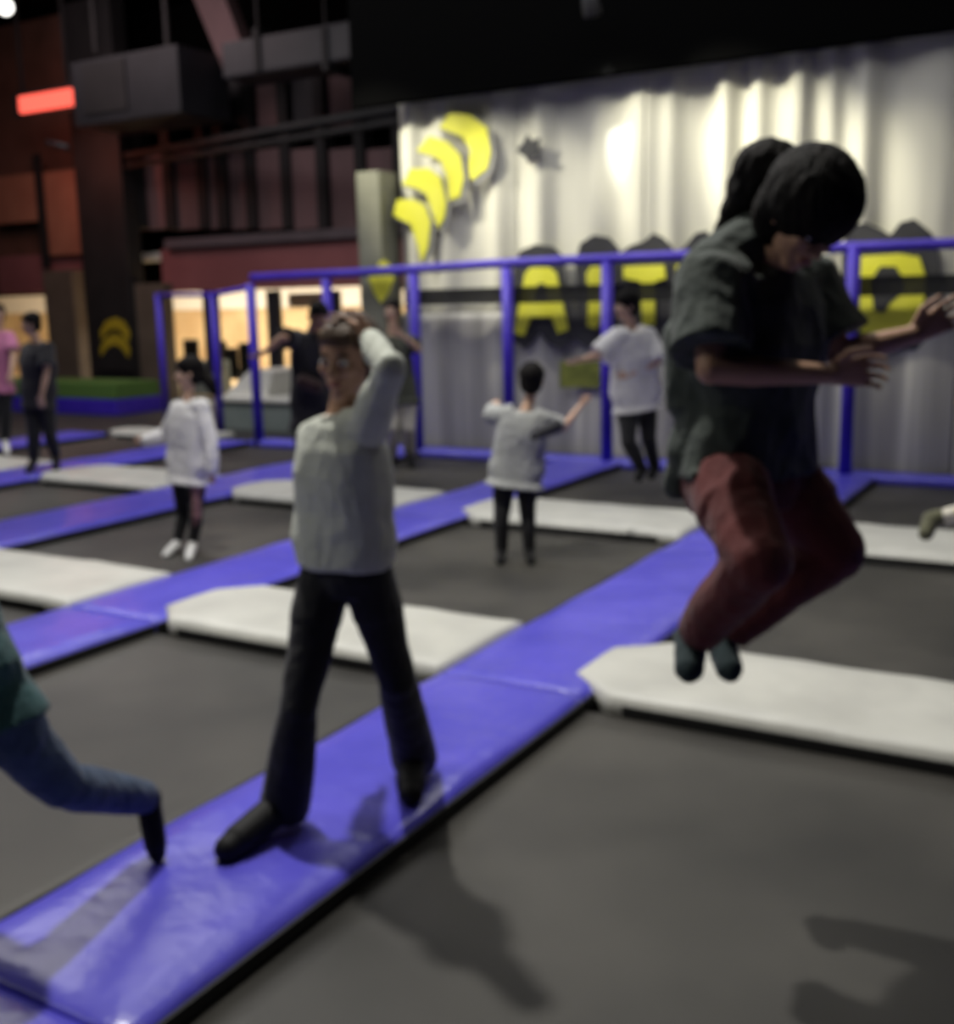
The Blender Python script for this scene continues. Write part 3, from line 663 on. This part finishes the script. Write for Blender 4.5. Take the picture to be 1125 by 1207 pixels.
    for a in 'LR':
        hi, kn, an = J['hip'+a], J['kn'+a], J['an'+a]; e = kn+(an-kn)*tr_.get('len', .97); fl = tr_.get('flare', .0)
        chain(bm, [(hi, .090*k_+g), (hi+(kn-hi)*.35, .086*k_+g), (kn, .058*k_+g), (kn+(an-kn)*.3, .058*k_+g+fl*.2)], 14)
        loft(bm, [(kn+(an-kn)*.1, .056*k_+g+fl*.1, .056*k_+g+fl*.1), (kn+(an-kn)*.5, .050*k_+g+fl*.6, .050*k_+g+fl*.6), (e, .040*k_+g+fl, .040*k_+g+fl)], norm((an-kn).orthogonal()), 16, 2)
    fuse('trousers', bm, .008, tr_['m'], root, 3, tr_.get('fold', .009), 11)
    for d in tr_.get('deco', []):
        bm = bmesh.new(); chain(bm, d['c'], 10); fuse(d['n'], bm, .008, d['m'], root, 2)
    # footwear
    fw = spec['feet']
    for a in 'LR':
        an, to = J['an'+a], J['toe'+a]; bm = bmesh.new(); d = norm(to-an)
        foot_geo(bm, an, to+d*.006, s, .009+fw.get('big', 0))
        lg = norm(J['kn'+a]-an)
        chain(bm, [(an, .045*s+.004), (an+lg*fw.get('h', .07)*s, .042*s+.006)], 12)
        dn = norm(-lg-d*(-lg).dot(d)) if abs(lg.dot(d)) < .9 else V((0, 0, -1))
        if fw['n'] == 'shoe':
            chain(bm, [(an-d*.035*s-lg*.03*s, .033*s), (to-d*.05*s-lg*.0*s, .032*s)], 12)
        o = fuse(fw['n'], bm, .006, fw['m'], root, 2)
    # limb lengths for checking
    if DEBUG: print('FIG', label[:40], 'ua %.2f %.2f fa %.2f %.2f th %.2f %.2f sh %.2f %.2f torso %.2f shw %.2f' % tuple([(J[x+a]-J[y+a]).length for x, y in (('sh', 'el'), ('el', 'wr'), ('hip', 'kn'), ('kn', 'an')) for a in 'LR']+[T.length, shw*2]))
    return root
DEBUG = False
def joints(**k):
    J = {}
    for n, v in k.items():
        J[n] = pd(*v) if isinstance(v, tuple) else v
    return J
def cam_vec(x, y, d): return norm(R0*x+V((0, 0, 1))*y+HD*d)   # x right, y up, d away from the viewer's side

# --- woman in pale top walking along the blue pad
tL, tR = gz(262, 1006, .025), gz(484, 941, .025)
aL, aR = gz(338, 975, 0)+V((0, 0, .085)), gz(488, 915, 0)+V((0, 0, .085))
D0 = 3.30
J = joints(hipL=(386, 664, 3.30), hipR=(430, 664, 3.24), knL=(352, 835, 3.17), knR=(468, 802, 3.30), anL=aL, anR=aR, toeL=tL, toeR=tR,
  shL=(370, 516, 3.36), shR=(436, 502, 3.15), elL=(372, 604, 3.46), elR=(460, 434, 3.02), wrL=(392, 640, 3.62), wrR=(436, 398, 3.17), neck=(407, 478, 3.26), head=(410, 423, 3.24))
J['handL'] = dict(d=cam_vec(.4, -.7, .2), side=cam_vec(0, 0, -1), curl=.5, s=.9); J['handR'] = dict(d=cam_vec(-.9, .3, .3), side=cam_vec(0, 1, 0), curl=.5, s=.9, thumb=-1)
k = (J['head'])
person('woman-like figure placeholder', J, 1.62, (cam_vec(-.45, -.15, -1), cam_vec(0, 1, -.1)), dict(base=(J['anL'].x, J['anL'].y, 0), vox=.005, girth=.88, skin='skin', haircol='hair_brown', hair_long=.12, head_h=.24,
  top=dict(m='c_top', hem=.0, g=.022, sleeve='long', sg=.010, fold=.014, fs=9, waist=1.15), pants=dict(m='c_black', flare=.036, g=.010, len=1.12), feet=dict(n='shoe', m='shoe_b', h=.06, big=.012)))['label'] = 'person walking on the blue pad in pale grey green top, hand behind the head'

# --- jumping person, knees bent
J = joints(hipL=(852, 556, 2.76), hipR=(915, 556, 2.94), knL=(895, 662, 2.47), knR=(985, 648, 2.85), anL=(815, 752, 2.74), anR=(848, 752, 2.98), toeL=(812, 800, 2.62), toeR=(864, 800, 2.86),
  shL=(838, 338, 2.72), shR=(948, 335, 2.95), elL=(838, 436, 2.60), elR=(990, 418, 2.90), wrL=(978, 441, 2.62), wrR=(1078, 394, 2.86), neck=(922, 296, 2.78), head=(950, 258, 2.68))
J['handL'] = dict(d=cam_vec(1, .08, .1), side=cam_vec(0, 1, -.2), curl=.85, s=1.0, thumb=1); J['handR'] = dict(d=cam_vec(1, .55, 0), side=cam_vec(-.3, 1, -.1), curl=.3, s=1.0, thumb=1)
h = J['head']
X_ = lambda x, y, d: pd(x, y, d)
r_ = person('x', J, 1.62, (cam_vec(.25, -.75, -.72), cam_vec(.42, .6, -.55)), dict(base=(J['hipL'].x, J['hipL'].y, BED), vox=.005, skin='skin', girth=1.07, head_h=.235, hair_bulk=1.32,
  hair_extra=[[(X_(935, 235, 2.80), .05), (X_(905, 206, 2.86), .092), (X_(893, 222, 2.88), .080)], [(X_(893, 222, 2.88), .070), (X_(866, 250, 2.9), .040), (X_(846, 276, 2.9), .014)]],
  top=dict(m='c_dkgreen', hem=.0, g=.028, sleeve='short', slen=.80, sg=.026, fold=.020, fs=9, waist=.98, extra=[[(X_(888, 290, 2.86), .085), (X_(846, 322, 2.80), .095)], [(X_(840, 470, 2.80), .085), (X_(812, 530, 2.80), .06), (X_(800, 572, 2.82), .032)], [(X_(815, 400, 2.84), .07), (X_(815, 470, 2.82), .07)]]),
  pants=dict(m='c_red', g=.016, len=.9, fold=.012), feet=dict(n='sock', m='sock', h=.10)))
r_['label'] = 'jumping person with a ponytail, dark grey green shirt and red trousers, knees bent'

# --- child in grey t-shirt seen from behind
B = -.087
a1, a2 = gz(592, 662, B), gz(624, 662, B); DB = a1.dot(HD)
J = joints(hipL=(595, 566, DB), hipR=(621, 566, DB), knL=(591, 615, DB-.02), knR=(623, 615, DB-.03), anL=a1+V((0, 0, .065)), anR=a2+V((0, 0, .065)), toeL=gz(589, 668, B)+V((0, 0, .025)), toeR=gz(627, 668, B)+V((0, 0, .025)),
  shL=(594, 489, DB), shR=(640, 494, DB), elL=(575, 489, DB+.14), elR=(664, 505, DB+.10), wrL=(583, 478, DB+.30), wrR=(685, 478, DB+.14), neck=(624, 474, DB+.01), head=(628, 449, DB+.03))
J['handR'] = dict(d=cam_vec(.7, .8, .2), side=cam_vec(-.5, .6, 0), s=.8, curl=.3); J['handL'] = dict(d=cam_vec(.2, .5, 1), side=cam_vec(1, 0, 0), s=.8, curl=.3)
r_ = person('x', J, 1.25, (cam_vec(.3, .0, 1), cam_vec(0, 1, 0)), dict(base=tuple(a1), fsign=-1, skin='skin_lt', vox=.006, girth=1.0, head_h=.21, hair_bulk=1.12,
  top=dict(m='c_grey', hem=.04, g=.038, sleeve='short', sg=.020, slen=.75, waist=1.2, fold=.012, deco=[dict(n='print', m='c_dkgrey', c=[(X_(630, 514, DB-.20), .030), (X_(642, 508, DB-.20), .045), (X_(656, 502, DB-.15), .045)])]),  # charcoal patch on the shirt, beside the right sleeve
  pants=dict(m='c_black', g=.008, len=.98), feet=dict(n='shoe', m='shoe_b', h=.05)))
r_['label'] = 'child in a grey t-shirt and dark trousers standing on the middle bed, seen from behind'

# --- child in white jacket
a1, a2 = gz(228, 652, B), gz(210, 652, B); DB = a1.dot(HD)
J = joints(hipL=(213, 560, DB+.04), hipR=(231, 560, DB-.06), knL=(216, 608, DB+.0), knR=(232, 608, DB-.08), anL=a2+V((0, 0, .07)), anR=a1+V((0, 0, .07)), toeL=gz(194, 660, B)+V((0, 0, .025)), toeR=gz(222, 664, B)+V((0, 0, .025)),
  shL=(210, 482, DB+.10), shR=(238, 480, DB-.12), elL=(196, 514, DB+.16), elR=(248, 522, DB-.16), wrL=(172, 519, DB+.10), wrR=(250, 556, DB-.18), neck=(222, 466, DB-.01), head=(222, 440, DB-.02))
J['handL'] = dict(d=cam_vec(-1, .05, 0), side=cam_vec(0, 1, 0), s=.75, curl=.3); J['handR'] = dict(d=cam_vec(0, -1, 0), side=cam_vec(-1, 0, 0), s=.75, curl=.4)
hc = J['head']
kn, an, hi = J['knR'], J['anR'], J['hipR']; ofs = R0*.012-HD*.055
r_ = person('x', J, 1.25, (cam_vec(-1, -.05, -.25), cam_vec(0, 1, 0)), dict(base=tuple(a1), skin='skin_lt', vox=.006, girth=.95, head_h=.205, hair_bulk=1.08,
  hair_extra=[[(X_(236, 438, DB), .045), (X_(248, 452, DB), .045), (X_(252, 462, DB), .03)]],
  top=dict(m='c_white', hem=.05, g=.030, sleeve='long', sg=.022, waist=1.25, fold=.014),
  pants=dict(m='c_black', g=.006, len=.96, deco=[dict(n='side_stripe', m='c_mauve', c=[(hi+ofs*.95-V((0, 0, .04)), .040), (kn+ofs*.45, .036), (an+ofs*.25+V((0, 0, .04)), .034)])]), feet=dict(n='shoe', m='shoe_w', h=.03)))
r_['label'] = 'child in a white jacket with one arm out, standing side on by the blue pad'

# --- youth in white t-shirt by the fence
a1 = gz(757, 572, B); DB = 9.0
J = joints(hipL=(741, 478, DB), hipR=(761, 476, DB+.08), knL=(741, 520, DB-.12), knR=(765, 516, DB+.02), anL=(757, 553, DB-.02), anR=(772, 550, DB+.22), toeL=(752, 566, DB-.10), toeR=(767, 564, DB+.1),
  shL=(728, 398, DB-.08), shR=(762, 396, DB+.10), elL=(706, 419, DB-.12), elR=(776, 426, DB+.02), wrL=(687, 424, DB-.25), wrR=(746, 440, DB-.12), neck=(743, 382, DB), head=(738, 361, DB-.02))
J['handL'] = dict(d=cam_vec(-1, -.3, -.2), side=cam_vec(0, .4, -1), s=.9, curl=.4); J['handR'] = dict(d=cam_vec(-1, -.2, -.2), side=cam_vec(0, 1, 0), s=.9, curl=.5)
r_ = person('x', J, 1.62, (cam_vec(-.95, -.05, -.4), cam_vec(0, 1, 0)), dict(base=(a1.x, a1.y, B), skin='skin_lt', vox=.007, head_h=.22, hair_bulk=1.12,
  top=dict(m='c_white', hem=.04, g=.036, sleeve='short', sg=.030, slen=.95, waist=1.3, fold=.016), pants=dict(m='c_black', g=.008), feet=dict(n='shoe', m='shoe_b', h=.05)))
r_['label'] = 'person in a loose white t-shirt and black trousers hopping by the back fence'

# --- person in black t-shirt at left
P0 = gz(46, 552, 0); DB = P0.dot(HD)
J = joints(hipL=(38, 472, DB+.02), hipR=(54, 472, DB), knL=(40, 512, DB-.05), knR=(59, 512, DB-.02), anL=gz(41, 553, 0)+V((0, 0, .09)), anR=gz(67, 550, 0)+V((0, 0, .09)), toeL=gz(33, 559, 0)+V((0, 0, .03)), toeR=gz(66, 557, 0)+V((0, 0, .03)),
  shL=(33, 412, DB+.14), shR=(56, 410, DB-.12), elL=(30, 440, DB+.14), elR=(55, 440, DB-.16), wrL=(32, 466, DB+.05), wrR=(49, 466, DB-.18), neck=(42, 400, DB), head=(36, 382, DB-.02))
J['handR'] = dict(d=cam_vec(-.1, -1, 0), side=cam_vec(-1, 0, 0), s=.9, curl=.4); J['handL'] = dict(d=cam_vec(-.1, -1, -.1), side=cam_vec(-1, 0, 0), s=.9, curl=.4)
r_ = person('x', J, 1.6, (cam_vec(-1, -.1, -.3), cam_vec(0, 1, 0)), dict(base=(P0.x, P0.y, 0), skin='skin_lt', vox=.007, head_h=.22,
  top=dict(m='c_tee', hem=.08, g=.022, sleeve='short', sg=.022, fold=.012, waist=1.1), pants=dict(m='c_black', g=.012), feet=dict(n='shoe', m='shoe_b', h=.05)))
r_['label'] = 'person in a black t-shirt and black trousers standing on the far left pads'

# --- person in pink at the left edge
P0 = gz(2, 530, 0); DB = P0.dot(HD)
J = joints(hipL=(-8, 454, DB), hipR=(6, 454, DB), knL=(-8, 492, DB-.03), knR=(7, 492, DB-.03), anL=gz(-9, 530, 0)+V((0, 0, .09)), anR=gz(7, 530, 0)+V((0, 0, .09)), toeL=gz(-10, 538, 0)+V((0, 0, .03)), toeR=gz(9, 538, 0)+V((0, 0, .03)),
  shL=(-14, 398, DB), shR=(10, 396, DB), elL=(-20, 424, DB), elR=(16, 420, DB-.1), wrL=(-18, 446, DB-.1), wrR=(13, 440, DB-.22), neck=(-2, 388, DB), head=(-2, 370, DB))
J['handR'] = dict(d=cam_vec(0, -1, -.3), side=cam_vec(-1, 0, 0), s=.9); J['handL'] = dict(d=cam_vec(0, -1, -.2), side=cam_vec(1, 0, 0), s=.9)
r_ = person('x', J, 1.6, (cam_vec(.2, 0, -1), cam_vec(0, 1, 0)), dict(base=(P0.x, P0.y, 0), skin='skin_lt', vox=.007,
  top=dict(m='c_pink', hem=.08, g=.022, sleeve='short', sg=.022, fold=.012), pants=dict(m='c_black', g=.012), feet=dict(n='shoe', m='shoe_w', h=.04)))
r_['label'] = 'person in a pink top cut by the left edge of the photo'

# --- person in black tee bending behind the woman
P0 = gz(366, 606, BED-.012); DB = P0.dot(HD)
J = joints(hipL=(357, 492, DB), hipR=(379, 492, DB), knL=(358, 540, DB-.08), knR=(380, 540, DB-.08), anL=gz(357, 606, -.087)+V((0, 0, .08)), anR=gz(381, 606, -.087)+V((0, 0, .08)), toeL=gz(354, 618, -.087)+V((0, 0, .03)), toeR=gz(384, 618, -.087)+V((0, 0, .03)),
  shL=(347, 400, DB-.02), shR=(386, 396, DB+.02), elL=(332, 398, DB-.30), elR=(404, 400, DB-.25), wrL=(312, 415, DB-.32), wrR=(402, 384, DB-.35), neck=(369, 388, DB-.02), head=(376, 373, DB-.08))
J['handL'] = dict(d=cam_vec(-1, -.5, -.2), side=cam_vec(0, .5, -1), s=.9); J['handR'] = dict(d=cam_vec(-.6, .8, -.1), side=cam_vec(-1, 0, 0), s=.9)
r_ = person('x', J, 1.5, (cam_vec(.6, -.5, -.6), cam_vec(.1, 1, 0)), dict(base=(P0.x, P0.y, BED), skin='skin', vox=.007, head_h=.2,
  top=dict(m='c_tee', hem=.10, g=.030, sleeve='short', sg=.024, fold=.012, waist=1.1, deco=[dict(n='print', m='c_maroon', c=[(X_(357, 450, DB-.19), .06), (X_(374, 456, DB-.19), .06)])]), pants=dict(m='c_black', g=.012), feet=dict(n='shoe', m='shoe_b', h=.05)))
r_['label'] = 'dark-haired person in a black t-shirt reaching out an arm, mostly hidden behind the pale top'

# --- person near the fence behind the woman, right
P0 = gz(470, 551, -.087); DB = P0.dot(HD)
J = joints(hipL=(463, 468, DB), hipR=(481, 468, DB), knL=(462, 504, DB-.06), knR=(482, 504, DB-.04), anL=gz(462, 549, -.087)+V((0, 0, .09)), anR=gz(484, 547, -.087)+V((0, 0, .09)), toeL=gz(457, 555, -.087)+V((0, 0, .03)), toeR=gz(486, 554, -.087)+V((0, 0, .03)),
  shL=(448, 402, DB-.05), shR=(478, 400, DB+.05), elL=(440, 425, DB-.15), elR=(494, 412, DB-.14), wrL=(446, 448, DB-.25), wrR=(475, 396, DB-.26), neck=(463, 388, DB), head=(462, 367, DB))
J['handR'] = dict(d=cam_vec(-.7, .7, -.1), side=cam_vec(-1, 0, 0), s=.9); J['handL'] = dict(d=cam_vec(.1, -1, -.2), side=cam_vec(1, 0, 0), s=.9)
r_ = person('x', J, 1.62, (cam_vec(-.4, 0, -1), cam_vec(0, 1, 0)), dict(base=(P0.x, P0.y, BED), skin='skin_lt', vox=.007, head_h=.22,
  top=dict(m='c_olive', hem=.08, g=.028, sleeve='short', sg=.024, fold=.014, waist=1.1), pants=dict(m='c_cream', g=.020), feet=dict(n='shoe', m='shoe_b', h=.04)))
r_['label'] = 'person in a dark olive top and cream trousers standing before the back fence'

# --- figure in teal at left edge pushing off on one foot
tF = gz(186, 1004, .03)
J = joints(hipL=(-55, 815, 2.72), hipR=(-18, 826, 2.60), knL=(-200, 900, 2.5), knR=(72, 925, 2.72), anL=(-120, 1030, 2.65), anR=tF+V((-.045, .02, .15)), toeL=(-170, 1072, 2.55), toeR=tF+V((.012, -.012, -.018)),
  shL=(-125, 670, 2.80), shR=(-72, 680, 2.55), elL=(-195, 730, 2.75), elR=(-50, 775, 2.42), wrL=(-250, 690, 2.7), wrR=(-95, 820, 2.35), neck=(-115, 645, 2.66), head=(-135, 602, 2.62))
J['handR'] = dict(d=cam_vec(-1, -.6, 0), side=cam_vec(0, .8, -.4), s=.8, curl=.8); J['handL'] = dict(d=cam_vec(-1, .6, 0), side=cam_vec(0, .8, -.4), s=.8, curl=.8)
r_ = person('x', J, 1.35, (cam_vec(-1, -.1, -.3), cam_vec(-.2, 1, 0)), dict(base=(tF.x, tF.y, 0), skin='skin', vox=.006, girth=1.15, head_h=.21,
  top=dict(m='c_teal', hem=.09, g=.034, sleeve='long', sg=.022, waist=1.2, fold=.014), pants=dict(m='c_jeans', g=.012, len=.95), feet=dict(n='sock', m='shoe_b', h=.10)))
r_['label'] = 'person in dark teal top and blue jeans pushing off at the left edge'

# --- cream leg at the right edge
DB = 4.3
J = joints(hipL=(1215, 590, DB+.05), hipR=(1240, 585, DB-.05), knL=(1160, 598, DB-.1), knR=(1245, 655, DB-.3), anL=(1098, 612, DB-.05), anR=(1205, 690, DB-.1), toeL=(1090, 634, DB-.10), toeR=(1180, 716, DB-.15),
  shL=(1215, 470, DB+.1), shR=(1255, 470, DB-.1), elL=(1180, 500, DB+.0), elR=(1230, 530, DB-.25), wrL=(1150, 480, DB-.1), wrR=(1190, 520, DB-.3), neck=(1232, 452, DB), head=(1228, 420, DB-.02))
J['handR'] = dict(d=cam_vec(-1, .2, 0), side=cam_vec(0, 1, 0), s=.75); J['handL'] = dict(d=cam_vec(-1, .5, 0), side=cam_vec(0, 1, 0), s=.75)
r_ = person('x', J, 1.15, (cam_vec(-1, 0, -.3), cam_vec(0, 1, 0)), dict(base=(J['hipL'].x, J['hipL'].y, BED), skin='skin_lt', vox=.007, girth=.8, head_h=.2,
  top=dict(m='c_white', hem=.05, g=.022, sleeve='short', sg=.02), pants=dict(m='c_cream', g=.006, len=.95), feet=dict(n='sock', m='sock_olive', h=.04)))
r_['label'] = 'leaping child of whom only a cream leg with olive sock enters at the right edge'
